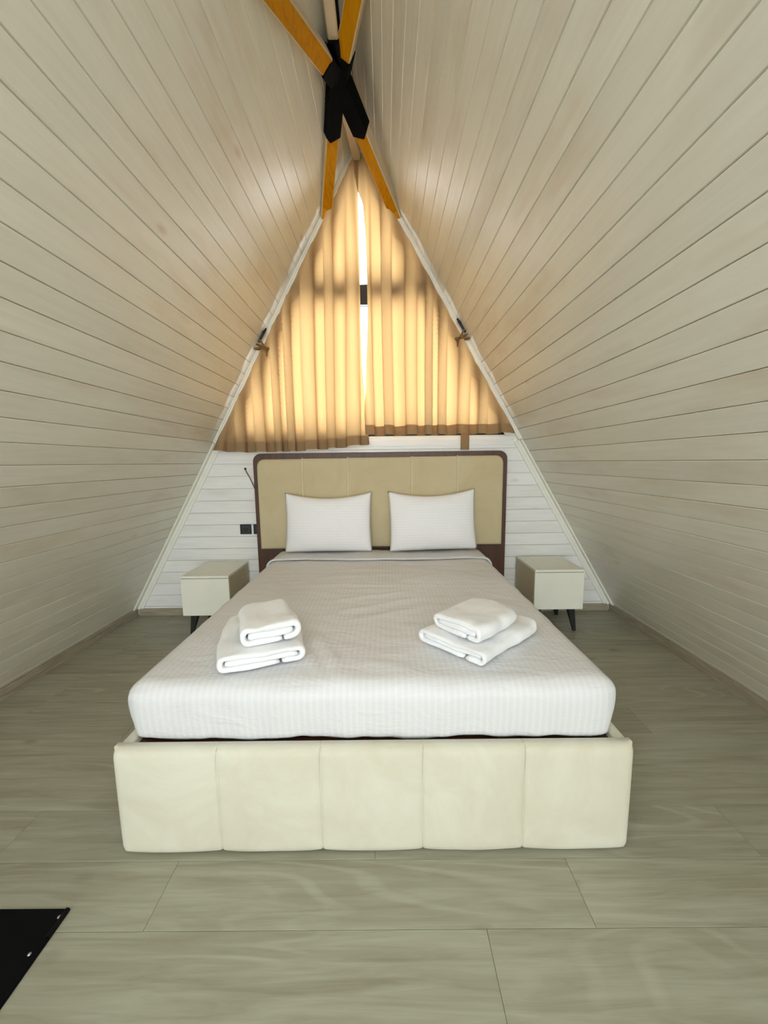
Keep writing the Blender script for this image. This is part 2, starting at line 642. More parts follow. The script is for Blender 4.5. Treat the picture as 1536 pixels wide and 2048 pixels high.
outer = [(XL, 0), (XR, 0), (XA, ZA)]
hole = tri(1.508, INS)
V = [(x, y, z) for y in (YB + BT, YB + 0.10) for x, z in outer + hole]
Fc = []
for k in (0, 6):
    for a, b in ((0, 1), (1, 2), (2, 0)):
        Fc.append((k + a, k + b, k + 3 + b, k + 3 + a))
for a, b in ((0, 1), (1, 2), (2, 0)):
    Fc.append((3 + a, 3 + b, 9 + b, 9 + a))
    Fc.append((a, b, 6 + b, 6 + a))
wall_back = struct(link('wall_back', mesh('wall_back', V, Fc, 'trim')), 'white boarded gable wall behind the bed')
BS, B0 = 0.1017, 0.076 - 0.1017
z = B0
while z < ZW - 0.01:
    z0, z1 = max(z, 0.0), min(z + BS, ZW)
    g, c = 0.0008, 0.004
    def ring(zz, y): return [(xl_at(zz) + 0.004, y, zz), (xr_at(zz) - 0.004, y, zz)]
    dy = random.uniform(-0.001, 0.0005)
    R = [ring(z0 + g, YB + BT), ring(z0 + g, YB + c + dy), ring(z0 + g + c, YB + dy), ring(z1 - g - c * .5, YB + dy), ring(z1 - g, YB + c * .6 + dy), ring(z1 - g, YB + BT)]
    V = [r[0] for r in R] + [r[1] for r in R]
    Fc = [tuple(range(6)), tuple(range(6, 12))] + [(i, (i + 1) % 6, 6 + (i + 1) % 6, 6 + i) for i in range(6)]
    xc = (V[0][0] + V[6][0]) / 2
    V = [(a - xc, b - YB, cc - z0) for a, b, cc in V]
    link('wall_board', mesh('wall_board', V, Fc, 'back'), wall_back, Matrix.Translation((xc, YB, z0)))
    z += BS
# boarded border above, beside the window (seen only at the edge of the curtains)
for nm, sgn in (('l', 0), ('r', 1)):
    h = hole
    a, b = (0, 2) if sgn == 0 else (1, 2)
    xs = xl_at if sgn == 0 else xr_at
    d = 0.004 if sgn == 0 else -0.004
    poly = [(xs(ZW) + d, ZW), (h[a][0], ZW), h[b], (XA, ZA - 0.01)]
    v, f = prism_vf(poly, 'y', YB, YB + BT)
    link('border_board', mesh('border_board', v, f, 'back'), wall_back)

# window: dark frame bars, mullion and panes
YG = YB + 0.05
window = struct(link('window_1', mesh('window_1', *prism_vf([hole[0], hole[1], (hole[1][0] - 0.03, hole[1][1] + 0.05), (hole[0][0] + 0.03, hole[0][1] + 0.05)], 'y', YG - 0.03, YG + 0.03), 'anthracite')), 'triangular dark framed window behind the curtains')
inner = tri(1.536, INS + 0.04)
for a, b in ((0, 2), (1, 2)):
    v, f = prism_vf([hole[a], hole[b], inner[b], inner[a]], 'y', YG - 0.03, YG + 0.03)
    link('frame_bar', mesh('frame_bar', v, f, 'anthracite'), window)


def in_l(z): return inner[0][0] + (inner[2][0] - inner[0][0]) * (z - inner[0][1]) / (inner[2][1] - inner[0][1])
def in_r(z): return inner[1][0] + (inner[2][0] - inner[1][0]) * (z - inner[1][1]) / (inner[2][1] - inner[1][1])


MZ0, MZ1 = 2.535, 2.685
v, f = prism_vf([(in_l(MZ0), MZ0), (in_r(MZ0), MZ0), (in_r(MZ1), MZ1), (in_l(MZ1), MZ1)], 'y', YG - 0.03, YG + 0.03)
link('mullion', mesh('mullion', v, f, 'anthracite'), window)
for poly in ([inner[0], inner[1], (in_r(MZ0), MZ0), (in_l(MZ0), MZ0)], [(in_l(MZ1), MZ1), (in_r(MZ1), MZ1), inner[2]]):
    v, f = prism_vf(poly, 'y', YG - 0.004, YG + 0.004)
    link('pane', mesh('pane', v, f, 'glass'), window)

# front gable, unseen behind the camera: its open triangle is assumed, sized for daylight
fo = tri(0.10, 0.16)
V = [(x, y, z) for y in (Y_FRONT, Y_FRONT - 0.10) for x, z in outer + fo]
Fc = []
for k in (0, 6):
    for a, b in ((0, 1), (1, 2), (2, 0)):
        Fc.append((k + a, k + b, k + 3 + b, k + 3 + a))
for a, b in ((0, 1), (1, 2), (2, 0)):
    Fc.append((3 + a, 3 + b, 9 + b, 9 + a))
    Fc.append((a, b, 6 + b, 6 + a))
wall_front = struct(link('wall_front', mesh('wall_front', V, Fc, 'trim')), 'unseen front gable wall with a large opening assumed for daylight')
win2 = struct(box('assumed_window_2', (fo[0][0] + 0.9, fo[1][0] - 0.9, Y_FRONT - 0.08, Y_FRONT - 0.02, 2.05, 2.12), 'anthracite'), 'assumed glazing bars of the unseen front gable')
for x in (-0.9, 0.65):
    box('glazing_bar', (x - 0.03, x + 0.03, Y_FRONT - 0.08, Y_FRONT - 0.02, 0.10, 2.05), 'anthracite', win2)

# ------------------------------------------------------------------ corner trims and baseboards
def slope_strip(name, side, z0, z1, a0, a1, ya, yb, parent=None):
    """strip lying beside the slope: from a0 to a1 measured inwards, between depths ya and yb"""
    base = Vector((XL if side == 'l' else XR, 0, 0))
    upv, inn = (UP_L, IN_L) if side == 'l' else (UP_R, IN_R)
    s0, s1 = z0 / upv.z, z1 / upv.z
    V = []
    for y in (ya, yb):
        for s, a in ((s0, a0), (s1, a0), (s1, a1), (s0, a1)):
            p = base + upv * s + inn * a
            V.append((p.x, y, p.z))
    Fc = [(0, 1, 2, 3), (4, 7, 6, 5)] + [(i, (i + 1) % 4, 4 + (i + 1) % 4, 4 + i) for i in range(4)]
    return link(name, mesh(name, V, Fc, 'trim'), parent)


for i, side in enumerate(('l', 'r')):
    word = 'left' if side == 'l' else 'right'
    t0 = struct(slope_strip('trim_%d' % (i + 1), side, 0.06, 1.47, 0.0, 0.012, YB - 0.055, YB), 'white corner trim up the %s slope' % word)
    slope_strip('trim_strip', side, 0.07, 1.47, 0.012, 0.055, YB - 0.012, YB, t0)
    slope_strip('trim_bead', side, 0.07, 1.47, 0.022, 0.032, YB - 0.017, YB - 0.012, t0)
    slope_strip('trim_strip', side, 1.475, 3.62, 0.0, 0.012, YB - 0.062, YB, t0)
    slope_strip('trim_bead', side, 1.475, 3.60, 0.012, 0.024, YB - 0.054, YB - 0.008, t0)

sill = struct(box('trim_3', (xl_at(1.46) + 0.06, xr_at(1.46) - 0.06, YB - 0.005, YB, 1.425, 1.475), 'back', bev=0.0015), 'white rail under the window')
BH = 0.062
struct(box('baseboard_back', (XL + 0.06, XR - 0.06, YB - 0.016, YB, 0, BH), 'baseboard', bev=0.002), 'grey oak baseboard along the gable wall')
for side in ('left', 'right'):
    sg = 1 if side == 'left' else -1
    xb = XL if side == 'left' else XR
    xs = xl_at if side == 'left' else xr_at
    poly = [(xs(0) + sg * 0.002, 0.0), (xb + sg * 0.052, 0.0), (xb + sg * 0.052, BH - 0.004), (xb + sg * 0.046, BH), (xs(BH) + sg * 0.002, BH)]
    v, f = prism_vf(poly, 'y', Y_FRONT, YB - 0.018)
    struct(link('baseboard_%s' % side, mesh('baseboard', v, f, 'baseboard')), 'grey oak baseboard along the %s slope' % side)

# ------------------------------------------------------------------ bed frame
BXL, BXR, BYF = -0.898, 0.793, 1.112
bed = thing('bed', ((BXL + BXR) / 2, 2.1, 0), 'upholstered double bed frame with cream footboard and walnut edged headboard', 'bed')


def puff_panel(name, x0, x1, z0, z1, yf, depth, mat, parent, nx=18, nz=16, bulge=0.014, corner=None, sag=0.0, seed=0, edge=0.012, ex=None):
    """upholstered panel facing -y: rounded at its edges, slightly puffed"""
    w, h = x1 - x0, z1 - z0
    ex = ex or (edge, edge)
    def xz(i, j):
        u, v_ = i / nx, j / nz
        # denser near edges
        u = 0.5 - 0.5 * math.cos(math.pi * u)
        v_ = 0.5 - 0.5 * math.cos(math.pi * v_)
        return u, v_
    V, Fc = [], []
    for j in range(nz + 1):
        for i in range(nx + 1):
            u, v_ = xz(i, j)
            x, zz = x0 + u * w, z0 + v_ * h
            du, dv = min(u, 1 - u) * w, min(v_, 1 - v_) * h
            e_x = ex[0] if u < 0.5 else ex[1]
            e = (1 - min(1, du / e_x)) * min(1, e_x / edge)
            e2 = 1 - min(1, dv / edge)
            rnd = edge * (1 - math.sqrt(max(0, 1 - min(1, e * e + e2 * e2))))
            b = bulge * (math.sin(math.pi * u) ** 0.6) * (math.sin(math.pi * v_) ** 0.5 if 0 < v_ < 1 else 0)
            n = noise.noise(Vector((x * 7 + seed * 9.1, zz * 7, seed))) * 0.0025 * math.sin(math.pi * u)
            y = yf + rnd - b - n
            if sag and v_ < 0.3:
                zz -= sag * math.sin(math.pi * u) ** 0.5 * (1 - v_ / 0.3)
            if corner:
                cxs = corner.get('x')
                r = corner['r']
                if cxs == 0 and x < x0 + r and zz > z1 - r:
                    d = Vector((x - x0 - r, zz - z1 + r))
                    m = max(abs(d.x), abs(d.y))
                    if d.length > 1e-6:
                        d = d * (m / d.length)
                    x, zz = x0 + r + d.x, z1 - r + d.y
                if cxs == 1 and x > x1 - r and zz > z1 - r:
                    d = Vector((x - x1 + r, zz - z1 + r))
                    m = max(abs(d.x), abs(d.y))
                    if d.length > 1e-6:
                        d = d * (m / d.length)
                    x, zz = x1 - r + d.x, z1 - r + d.y
            V.append((x, y, zz))
    W = nx + 1
    for j in range(nz):
        for i in range(nx):
            Fc.append((j * W + i, j * W + i + 1, (j + 1) * W + i + 1, (j + 1) * W + i))
    border = [i for i in range(W)] + [j * W + nx for j in range(1, nz + 1)] + [nz * W + i for i in range(nx - 1, -1, -1)] + [j * W for j in range(nz - 1, 0, -1)]
    k = len(V)
    for b in border:
        V.append((V[b][0], yf + depth, V[b][2]))
    n = len(border)
    for i in range(n):
        Fc.append((border[i], border[(i + 1) % n], k + (i + 1) % n, k + i))
    Fc.append(tuple(range(k, k + n)))
    return link(name, mesh(name, V, Fc, mat, True), parent)


# footboard: core plus five padded panels
FZ = 0.387
box('footboard_core', (BXL + 0.02, BXR - 0.02, BYF + 0.028, BYF + 0.055, 0.02, FZ - 0.012), 'walnut', bed)
seams = [BXL, -0.559, -0.223, 0.110, 0.440, BXR]
for i in range(5):
    a, b = seams[i], seams[i + 1]
    p = puff_panel('footboard_panel', a + (0.0005 if i else 0), b - (0.0005 if i < 4 else 0), 0.012, FZ, BYF + 0.012, 0.042, 'foot_fabric', bed, 22, 18, 0.011, sag=0.006, seed=i, edge=0.022, ex=(0.022 if i == 0 else 0.010, 0.022 if i == 4 else 0.010))
    if i:
        v, f = tube_vf([(a, BYF + 0.026, 0.016), (a + 0.001, BYF + 0.0145, 0.04), (a - 0.001, BYF + 0.0135, 0.2), (a + 0.002, BYF + 0.0145, 0.36), (a, BYF + 0.021, 0.381), (a, BYF + 0.05, 0.388)], 0.0030, 6)
        link('piping', mesh('piping', v, f, 'foot_fabric', True), p)
for x0, x1 in ((BXL + 0.004, BXL + 0.044), (BXR - 0.044, BXR - 0.004)):
    box('side_rail', (x0, x1, BYF + 0.056, 3.13, 0.04, FZ - 0.006), 'foot_fabric', bed, bev=0.008, smooth=True)
box('platform', (BXL + 0.045, BXR - 0.045, BYF + 0.057, 3.12, 0.325, 0.360), 'walnut', bed)
# headboard
HX0, HX1, HZ = -1.074, 0.992, 1.378
poly = rounded_rect(HX0, HX1, 0.02, HZ, 0.065)
v, f = prism_vf(poly, 'y', 3.148, 3.185)
hb = link('headboard_frame', mesh('headboard_frame', v, f, 'walnut'), bed)
md = hb.modifiers.new('soft', 'BEVEL')
md.width = 0.004
md.segments = 2
md.limit_method = 'ANGLE'
px = [-1.034, -0.667, -0.301, 0.213, 0.583, 0.951]
for i in range(5):
    cr_ = {'x': 0, 'r': 0.06} if i == 0 else ({'x': 1, 'r': 0.06} if i == 4 else None)
    p = puff_panel('headboard_panel', px[i] + 0.0005, px[i + 1] - 0.0005, 0.597 + (0.004 * i), 1.332 + 0.002 * i, 3.108, 0.039, 'head_fabric', bed, 22, 26, 0.006, corner=cr_, seed=20 + i, edge=0.014, ex=(0.014 if i == 0 else 0.009, 0.014 if i == 4 else 0.009))
    if i:
        v, f = tube_vf([(px[i], 3.106, 0.6), (px[i], 3.105, 1.0), (px[i], 3.106, 1.312), (px[i], 3.116, 1.332 + .002 * i), (px[i], 3.146, 1.336 + .002 * i)], 0.0042, 6)
        link('piping', mesh('piping', v, f, 'head_piping', True), p)

# ------------------------------------------------------------------ bedding over the mattress
SX0, SX1, SY0, SY1, SZ0, SZ1 = -0.874, 0.764, 1.172, 3.075, 0.362, 0.578


def crease(x, y, x0, y0, x1, y1, w, h, wob=0.0):
    d = Vector((x1 - x0, y1 - y0))
    L = d.length
    d /= L
    t_ = (x - x0) * d.x + (y - y0) * d.y
    s_ = -(x - x0) * d.y + (y - y0) * d.x + wob * math.sin(t_ * 23)
    fall = max(0.0, min(1.0, min(t_ + .05, L + .05 - t_) / (0.25 * L)))
    return h * fall * math.exp(-(s_ / w) ** 2)


CR = [(-0.72, 2.20, 0.70, 2.18, 0.010, 0.0045, 0.003), (-0.45, 2.215, 0.0, 2.19, 0.012, 0.006, 0.004),
      (-0.30, 1.55, -0.15, 1.20, 0.025, 0.010, 0.004), (-0.38, 1.50, -0.24, 1.26, 0.02, 0.008, 0.0),
      (-0.28, 1.95, 0.12, 2.08, 0.02, 0.007, 0.004), (-0.22, 1.80, 0.16, 1.98, 0.022, 0.006, 0.003),
      (-0.20, 1.68, 0.20, 1.86, 0.025, 0.005, 0.003), (-0.48, 2.35, 0.05, 2.42, 0.018, 0.006, 0.005), (-0.42, 2.5, 0.0, 2.55, 0.02, 0.005, 0.005),
      (0.1, 1.62, 0.3, 1.36, 0.03, 0.006, 0.004), (-0.05, 1.30, 0.16, 1.24, 0.03, 0.005, 0.0), (0.45, 2.0, 0.70, 1.75, 0.02, 0.005, 0.004), (0.5, 2.1, 0.73, 1.9, 0.02, 0.004, 0.004)]


def top_relief(x, y):
    n = noise.noise(Vector((x * 3.0, y * 3.0, 1.7))) * 0.006
    n += noise.noise(Vector((x * 7, y * 15, 4.2))) * 0.0040
    for c_ in CR:
        n += crease(x, y, *c_)
    return n


def sheet_mesh():
    nx, ny, nz = 96, 116, 16
    V, Fc = [], []
    idx = {}
    def vid(i, j, k):
        key = (i, j, k)
        if key not in idx:
            u, v_, w = i / nx, j / ny, k / nz
            p = Vector((SX0 + u * (SX1 - SX0), SY0 + v_ * (SY1 - SY0), SZ0 + w * (SZ1 - SZ0)))
            rx, rz = 0.055, 0.05
            q = Vector((min(max(p.x, SX0 + rx), SX1 - rx), min(max(p.y, SY0 + rx), SY1 - rx), min(max(p.z, SZ0 + 0.03), SZ1 - rz)))
            d = p - q
            if d.length > 1e-9:
                e = Vector((d.x / rx, d.y / rx, d.z / (rz if d.z > 0 else 0.03)))
                m = max(abs(e.x), abs(e.y), abs(e.z))
                e = e.normalized() * m
                p = q + Vector((e.x * rx, e.y * rx, e.z * (rz if e.z > 0 else 0.03)))
            if k == nz:
                edge = min(u, 1 - u, v_, 1 - v_)
                p.z += top_relief(p.x, p.y) * min(1, edge * 14)
            else:
                # sides: soft vertical ripples, belly, uneven lower edge
                side = math.sin(math.pi * w)
                if j == 0:
                    rp = noise.noise(Vector((p.x * 11, 3.3, p.z * 3))) * 0.007 + noise.noise(Vector((p.x * 30, 8.3, p.z * 4))) * 0.0022 * (1 - w)
                    p.y -= rp + 0.006 * side - 0.014 * (1 - w) ** 2
                    p.z += (1 - w) ** 2 * (noise.noise(Vector((p.x * 5.3, 1.1, 7))) * 0.020 + noise.noise(Vector((p.x * 17, 2.1, 7))) * 0.006)
                if i == 0 or i == nx:
                    s_ = -1 if i == 0 else 1
                    rp = noise.noise(Vector((p.y * 9, 5.3, p.z * 6))) * 0.008
                    p.x += s_ * (rp + 0.008 * side - 0.020 * (1 - w) ** 1.5)
                    p.z += (1 - w) ** 2 * noise.noise(Vector((p.y * 5.3, 9.1, 3))) * 0.015
            idx[key] = len(V)
            V.append(p)
        return idx[key]
    for i in range(nx):
        for j in range(ny):
            Fc.append((vid(i, j, nz), vid(i + 1, j, nz), vid(i + 1, j + 1, nz), vid(i, j + 1, nz)))
    for k in range(nz):
        for i in range(nx):
            Fc.append((vid(i, 0, k), vid(i + 1, 0, k), vid(i + 1, 0, k + 1), vid(i, 0, k + 1)))
            Fc.append((vid(i, ny, k), vid(i + 1, ny, k), vid(i + 1, ny, k + 1), vid(i, ny, k + 1)))
        for j in range(ny):
            Fc.append((vid(0, j, k), vid(0, j + 1, k), vid(0, j + 1, k + 1), vid(0, j, k + 1)))
            Fc.append((vid(nx, j, k), vid(nx, j + 1, k), vid(nx, j + 1, k + 1), vid(nx, j, k + 1)))
    # underside
    Fc.append(tuple([vid(i, 0, 0) for i in range(nx)] + [vid(nx, j, 0) for j in range(ny)] + [vid(i, ny, 0) for i in range(nx, 0, -1)] + [vid(0, j, 0) for j in range(ny, 0, -1)]))
    return mesh('bed_sheet', V, Fc, 'sheet', True)


cover = thing('mattress', ((SX0 + SX1) / 2, (SY0 + SY1) / 2, SZ0), 'mattress made up with a white striped sheet, tucked over the cream bed frame', 'mattress')
link('bed_sheet', sheet_mesh(), cover)


def fold_band():
    """turned-back edge of the top sheet across the head of the bed"""
    def prof(off, y):
        pts = []
        r = 0.055 + off
        x0, x1, zt = SX0 - off, SX1 + off, SZ1 + off
        for k in range(5):
            pts.append((x0 - 0.004, zt - r - 0.11 + 0.11 * k / 4))
        for k in range(1, 9):
            a = math.pi - math.pi / 2 * k / 8
            pts.append((x0 + r + r * math.cos(a), zt - r + r * math.sin(a)))
        for k in range(1, 60):
            x = x0 + r + (x1 - x0 - 2 * r) * k / 60
            pts.append((x, zt + top_relief(x, y) * 0.8 * min(1, k / 6, (60 - k) / 6) + 0.003 * noise.noise(Vector((x * 8, y * 3, 9)))))
        for k in range(0, 9):
            a = math.pi / 2 - math.pi / 2 * k / 8
            pts.append((x1 - r + r * math.cos(a), zt - r + r * math.sin(a)))
        for k in range(1, 5):
            pts.append((x1 + 0.004, zt - r - 0.11 * k / 4))
        return pts
    rows = []
    ya, yb = 2.775, 3.05
    ring = [(0.004, 0.006), (0.0035, -0.002), (0.010, -0.010), (0.018, -0.008), (0.021, 0.004)]
    ys = [(o, ya + d) for o, d in ring] + [(0.015, ya + (yb - ya) * k / 8) for k in range(1, 9)] + [(0.004, yb)]
    V, Fc = [], []
    n = None
    for o, y in ys:
        pr = prof(o, max(y, ya))
        n = len(pr)
        for q, (x, z) in enumerate(pr):
            wob = 0.012 * noise.noise(Vector((x * 3.1, 4.4, 0.3)))
            V.append((x, y + (wob if y < yb - 0.1 else 0) * 1.0, z))
    for i in range(len(ys) - 1):
        for k in range(n - 1):
            Fc.append((i * n + k, i * n + k + 1, (i + 1) * n + k + 1, (i + 1) * n + k))
    return mesh('sheet_fold', V, Fc, 'sheet', True)


link('sheet_fold', fold_band(), cover)


# ------------------------------------------------------------------ pillows
def pillow(cx, w, h, lean, yb, zb, roll, seed, label):
    nx, ny = 46, 34
    V, Fc = [], []
    idx = {}
    for s in (-1, 1):
        for j in range(ny + 1):
            for i in range(nx + 1):
                u, v_ = i / nx * 2 - 1, j / ny * 2 - 1
                edge = (i in (0, nx) or j in (0, ny))
                if edge and s == 1:
                    idx[(s, i, j)] = idx[(-1, i, j)]
                    continue
                sag = 0.045 * (1 - u * u) if v_ > 0 else 0.0
                x = w / 2 * u * (1 - 0.035 * (1 - v_ * v_))
                z = h / 2 * v_ * (1 - 0.02 * (1 - u * u)) - sag * max(0, v_) ** 2
                th = 0.068 * ((1 - abs(u) ** 3.2) * (1 - abs(v_) ** 3.2)) ** 0.62
                th *= 1 + 0.18 * (-v_)
                nn = noise.noise(Vector((u * 2.2 + seed, v_ * 2.0, s * 3.1))) * 0.010 + noise.noise(Vector((u * 6 + seed, v_ * 6, s))) * 0.003
                y = s * (th + nn * (th / 0.068))
                idx[(s, i, j)] = len(V)
                V.append(Vector((x, y, z)))
        for j in range(ny):
            for i in range(nx):
                Fc.append((idx[(s, i, j)], idx[(s, i + 1, j)], idx[(s, i + 1, j + 1)], idx[(s, i, j + 1)]))
    me = mesh('pillow', V, Fc, 'pillow', True)
    o = bpy.data.objects.new('pillow', me)
    COL.objects.link(o)
    o.matrix_world = Matrix.Translation((cx, yb, zb)) @ Matrix.Rotation(roll, 4, 'Y') @ Matrix.Rotation(-lean, 4, 'X')
    tag(o, label, 'pillow', 'white pillows against the headboard')
    return o


pillow(-0.452, 0.685, 0.47, 0.14, 2.995, 0.836, 0.0, 1.3, 'white pillow on the side of the wall socket, leaning on the headboard')
pillow(0.366, 0.685, 0.475, 0.14, 2.995, 0.842, -0.022, 6.1, 'white pillow farther from the wall socket, its top edge dipping in a curve')


# ------------------------------------------------------------------ towels
def towel(cx, cy_, z0, w, d, rot, t_, seed, label, tilt=0.0):
    """thick towel folded over both ends, its layers open towards the front"""
    def path_outer():
        P = []
        xl, xr = -w / 2 + 1.45 * t_, w / 2 - 1.45 * t_
        def seg(a, b, z, n):
            for k in range(n):
                P.append((a + (b - a) * k / n, z))
        seg(0.20 * w, xl, 0.5 * t_, 9)
        for k in range(9):
            a = -math.pi / 2 - math.pi * k / 8
            P.append((xl + t_ * math.cos(a) * 1.0, 1.5 * t_ + t_ * math.sin(a)))
        seg(xl + (xr - xl) / 16, xr, 2.5 * t_, 14)
        for k in range(9):
            a = math.pi / 2 - math.pi * k / 8
            P.append((xr + t_ * math.cos(a), 1.5 * t_ + t_ * math.sin(a)))
        seg(xr - 0.02 * w, 0.25 * w, 0.5 * t_, 5)
        P.append((0.235 * w, 0.5 * t_))
        return P
    def path_inner():
        xl, xr = -w / 2 + 1.35 * t_, w / 2 - 1.35 * t_
        return [(xl + (xr - xl) * k / 16, 1.5 * t_) for k in range(17)]
    V, Fc = [], []
    nd = 26
    for pi_, (P, th) in enumerate(((path_outer(), t_ * 0.96), (path_inner(), t_ * 1.0))):
        n = len(P)
        # closed outline round the centre line
        def outline(sc):
            L, R = [], []
            for k, (x, z) in enumerate(P):
                a, b = P[max(0, k - 1)], P[min(n - 1, k + 1)]
                dx, dz = b[0] - a[0], b[1] - a[1]
                m = math.hypot(dx, dz) or 1
                nx_, nz_ = -dz / m, dx / m
                h = th / 2 * sc
                if k in (0, n - 1):
                    h *= 0.55
                L.append((x + nx_ * h, z + nz_ * h))
                R.append((x - nx_ * h, z - nz_ * h))
            return L + R[::-1]
        k0_ = len(V)
        rows = [(-0.5, 0.45), (-0.494, 0.78), (-0.482, 0.95)] + [(-0.47 + 0.94 * k / nd, 1.0) for k in range(nd + 1)] + [(0.482, 0.95), (0.494, 0.78), (0.5, 0.45)]
        m = 2 * n
        for yy, sc in rows:
            o = outline(sc)
            for x, z in o:
                y = yy * d * (1 - (0.02 if pi_ else 0))
                q = Vector((x * 7 + seed * 3.1, y * 7, z * 9 + seed))
                wob = noise.noise(q) * 0.016
                wob2 = noise.noise(Vector((x * 22 + seed, y * 16, z * 20))) * 0.0055
                # the ends are a little uneven
                yy_e = 0.010 * noise.noise(Vector((x * 9 + seed * 2, z * 30, yy))) * (1 if abs(yy) > 0.3 else 0)
                zz = z + (wob * 0.8 + wob2) * min(1, z / (2.0 * t_)) + tilt * y * min(1, z / t_)
                back = max(0.0, yy) * 2
                xs_ = x * (1 - 0.07 * back ** 3) * (1 + 0.03 * math.sin(seed * 2 + yy * 4)) + 0.02 * math.sin(seed) * yy
                lift = -0.10 * t_ * math.cos(math.pi * x / w) * min(1, z / (2 * t_)) * (1 - abs(yy))
                V.append(Vector((xs_ + wob * 0.6 + wob2, y + yy_e - 0.06 * d * back ** 2 * (2 * abs(x) / w) ** 3, max(0.0015, zz + lift))))
        nr = len(rows)
        for i in range(nr - 1):
            for k in range(m):
                Fc.append((k0_ + i * m + k, k0_ + i * m + (k + 1) % m, k0_ + (i + 1) * m + (k + 1) % m, k0_ + (i + 1) * m + k))
        for i in (0, nr - 1):
            for k in range(n - 1):
                Fc.append((k0_ + i * m + k, k0_ + i * m + k + 1, k0_ + i * m + m - 2 - k, k0_ + i * m + m - 1 - k))
    me = mesh('folded_towel', V, Fc, 'terry', True)
    o = bpy.data.objects.new('folded_towel', me)
    COL.objects.link(o)
    o.matrix_world = Matrix.Translation((cx, cy_, z0)) @ Matrix.Rotation(rot, 4, 'Z')
    tag(o, label, 'towel', 'folded white towels on the bed')
    return o


R_ = math.radians
towel(-0.505, 1.470, 0.586, 0.300, 0.42, R_(20), 0.0195, 1.0, 'larger white folded bath towel on the socket side of the bed, under a small one')
towel(-0.475, 1.450, 0.652, 0.215, 0.28, R_(26), 0.0225, 2.0, 'small white rolled towel on top of the stack on the socket side of the bed')
towel(0.382, 1.500, 0.586, 0.310, 0.42, R_(-47), 0.0180, 3.0, 'larger white folded bath towel set diagonally, under a small one, away from the socket')
towel(0.362, 1.480, 0.646, 0.230, 0.29, R_(-50), 0.0200, 4.0, 'small white folded towel lying diagonally on top of the larger diagonal one')


# ------------------------------------------------------------------ nightstands
def nightstand(x0, x1, z0, z1, label):
    y0, y1 = 2.76, 3.175
    n = thing('nightstand', ((x0 + x1) / 2, (y0 + y1) / 2, 0), label, 'nightstand', 'cream nightstands beside the bed')
    box('body', (x0 + 0.002, x1 - 0.002, y0 + 0.02, y1, z0 + 0.004, z1 - 0.0185), 'nightstand_body', n, bev=0.0015)
    box('top_panel', (x0, x1, y0 + 0.001, y1 + 0.002, z1 - 0.018, z1), 'nightstand', n, bev=0.0015)
    box('drawer_front', (x0, x1, y0, y0 + 0.018, z0, z1 - 0.022), 'nightstand', n, bev=0.0015)
    for sx_, sy_ in ((-1, -1), (1, -1), (-1, 1), (1, 1)):
        cx, cyy = (x0 + x1) / 2 + sx_ * (x1 - x0) * 0.34, (y0 + y1) / 2 + sy_ * (y1 - y0) * 0.30
        bx, by = cx + sx_ * 0.028, cyy + sy_ * 0.030
        V = []
        for (x, y, zz, hw) in ((bx, by, 0.0, 0.010), (cx, cyy, z0 + 0.002, 0.026)):
            V += [(x - hw, y - hw, zz), (x + hw, y - hw, zz), (x + hw, y + hw, zz), (x - hw, y + hw, zz)]
        Fc = [(3, 2, 1, 0), (4, 5, 6, 7)] + [(i, (i + 1) % 4, 4 + (i + 1) % 4, 4 + i) for i in range(4)]
        link('leg', mesh('leg', V, Fc, 'black_leg'), n)
    return n


nightstand(-1.530, -1.172, 0.172, 0.478, 'cream nightstand on splayed black legs, below the black wall socket')
nightstand(1.098, 1.462, 0.190, 0.494, 'cream nightstand on splayed black legs, on the side without sockets')

# ------------------------------------------------------------------ sockets and cord
def socket(x0, x1, z0, z1, label):
    s = thing('wall_socket', ((x0 + x1) / 2, YB, (z0 + z1) / 2), label, 'socket', 'black wall sockets')
    box('cover_plate', (x0, x1, YB - 0.011, YB, z0, z1), 'black_plastic', s, bev=0.002)
    cx, cz = (x0 + x1) / 2 + 0.002, (z0 + z1) / 2
    v, f = box_vf(cx - 0.026, cx + 0.026, YB - 0.0135, YB - 0.0112, cz - 0.026, cz + 0.026)
    link('inset', mesh('inset', v, f, 'black_inset'), s)
    ring_pts = [(cx + 0.019 * math.cos(a), YB - 0.0145, cz + 0.019 * math.sin(a)) for a in [2 * math.pi * k / 20 for k in range(20)]]
    v, f = join(tube_vf(ring_pts, 0.0022, 6, True), cyl_vf((cx, YB - 0.0138, cz), (0, -1, 0), 0.0185, 0.0005))
    link('plug_recess', mesh('plug_recess', v, f, 'black_plastic'), s)
    return s


socket(-1.231, -1.137, 0.708, 0.792, 'square black wall socket left of the headboard, in full view')
socket(-1.118, -1.024, 0.708, 0.792, 'black wall socket almost hidden behind the headboard edge')
v, f = tube_vf([(-1.159, YB + 0.002, 1.257), (-1.157, YB - 0.012, 1.254), (-1.150, YB - 0.018, 1.238), (-1.133, YB - 0.016, 1.205), (-1.115, YB - 0.014, 1.165), (-1.085, YB - 0.014, 1.09), (-1.05, YB - 0.014, 0.99)], 0.0038, 8)
cord = thing('lamp_cord', (-1.12, YB, 1.2), 'thin brown cord coming out of the white wall behind the headboard', 'cord')
link('cable', mesh('cable', v, f, 'cord', True), cord)
v, f = cyl_vf((-1.160, YB - 0.0035, 1.257), (0, 1, 0), 0.010, 0.003, 14)
link('cable_hole', mesh('cable_hole', v, f, 'black_plastic'), cord)


# ------------------------------------------------------------------ curtains
def pw(x, pts):
    if x <= pts[0][0]:
        return pts[0][1]
    for (a, b), (c_, d) in zip(pts, pts[1:]):
        if x <= c_:
            return b + (d - b) * (x - a) / (c_ - a)
    return pts[-1][1]


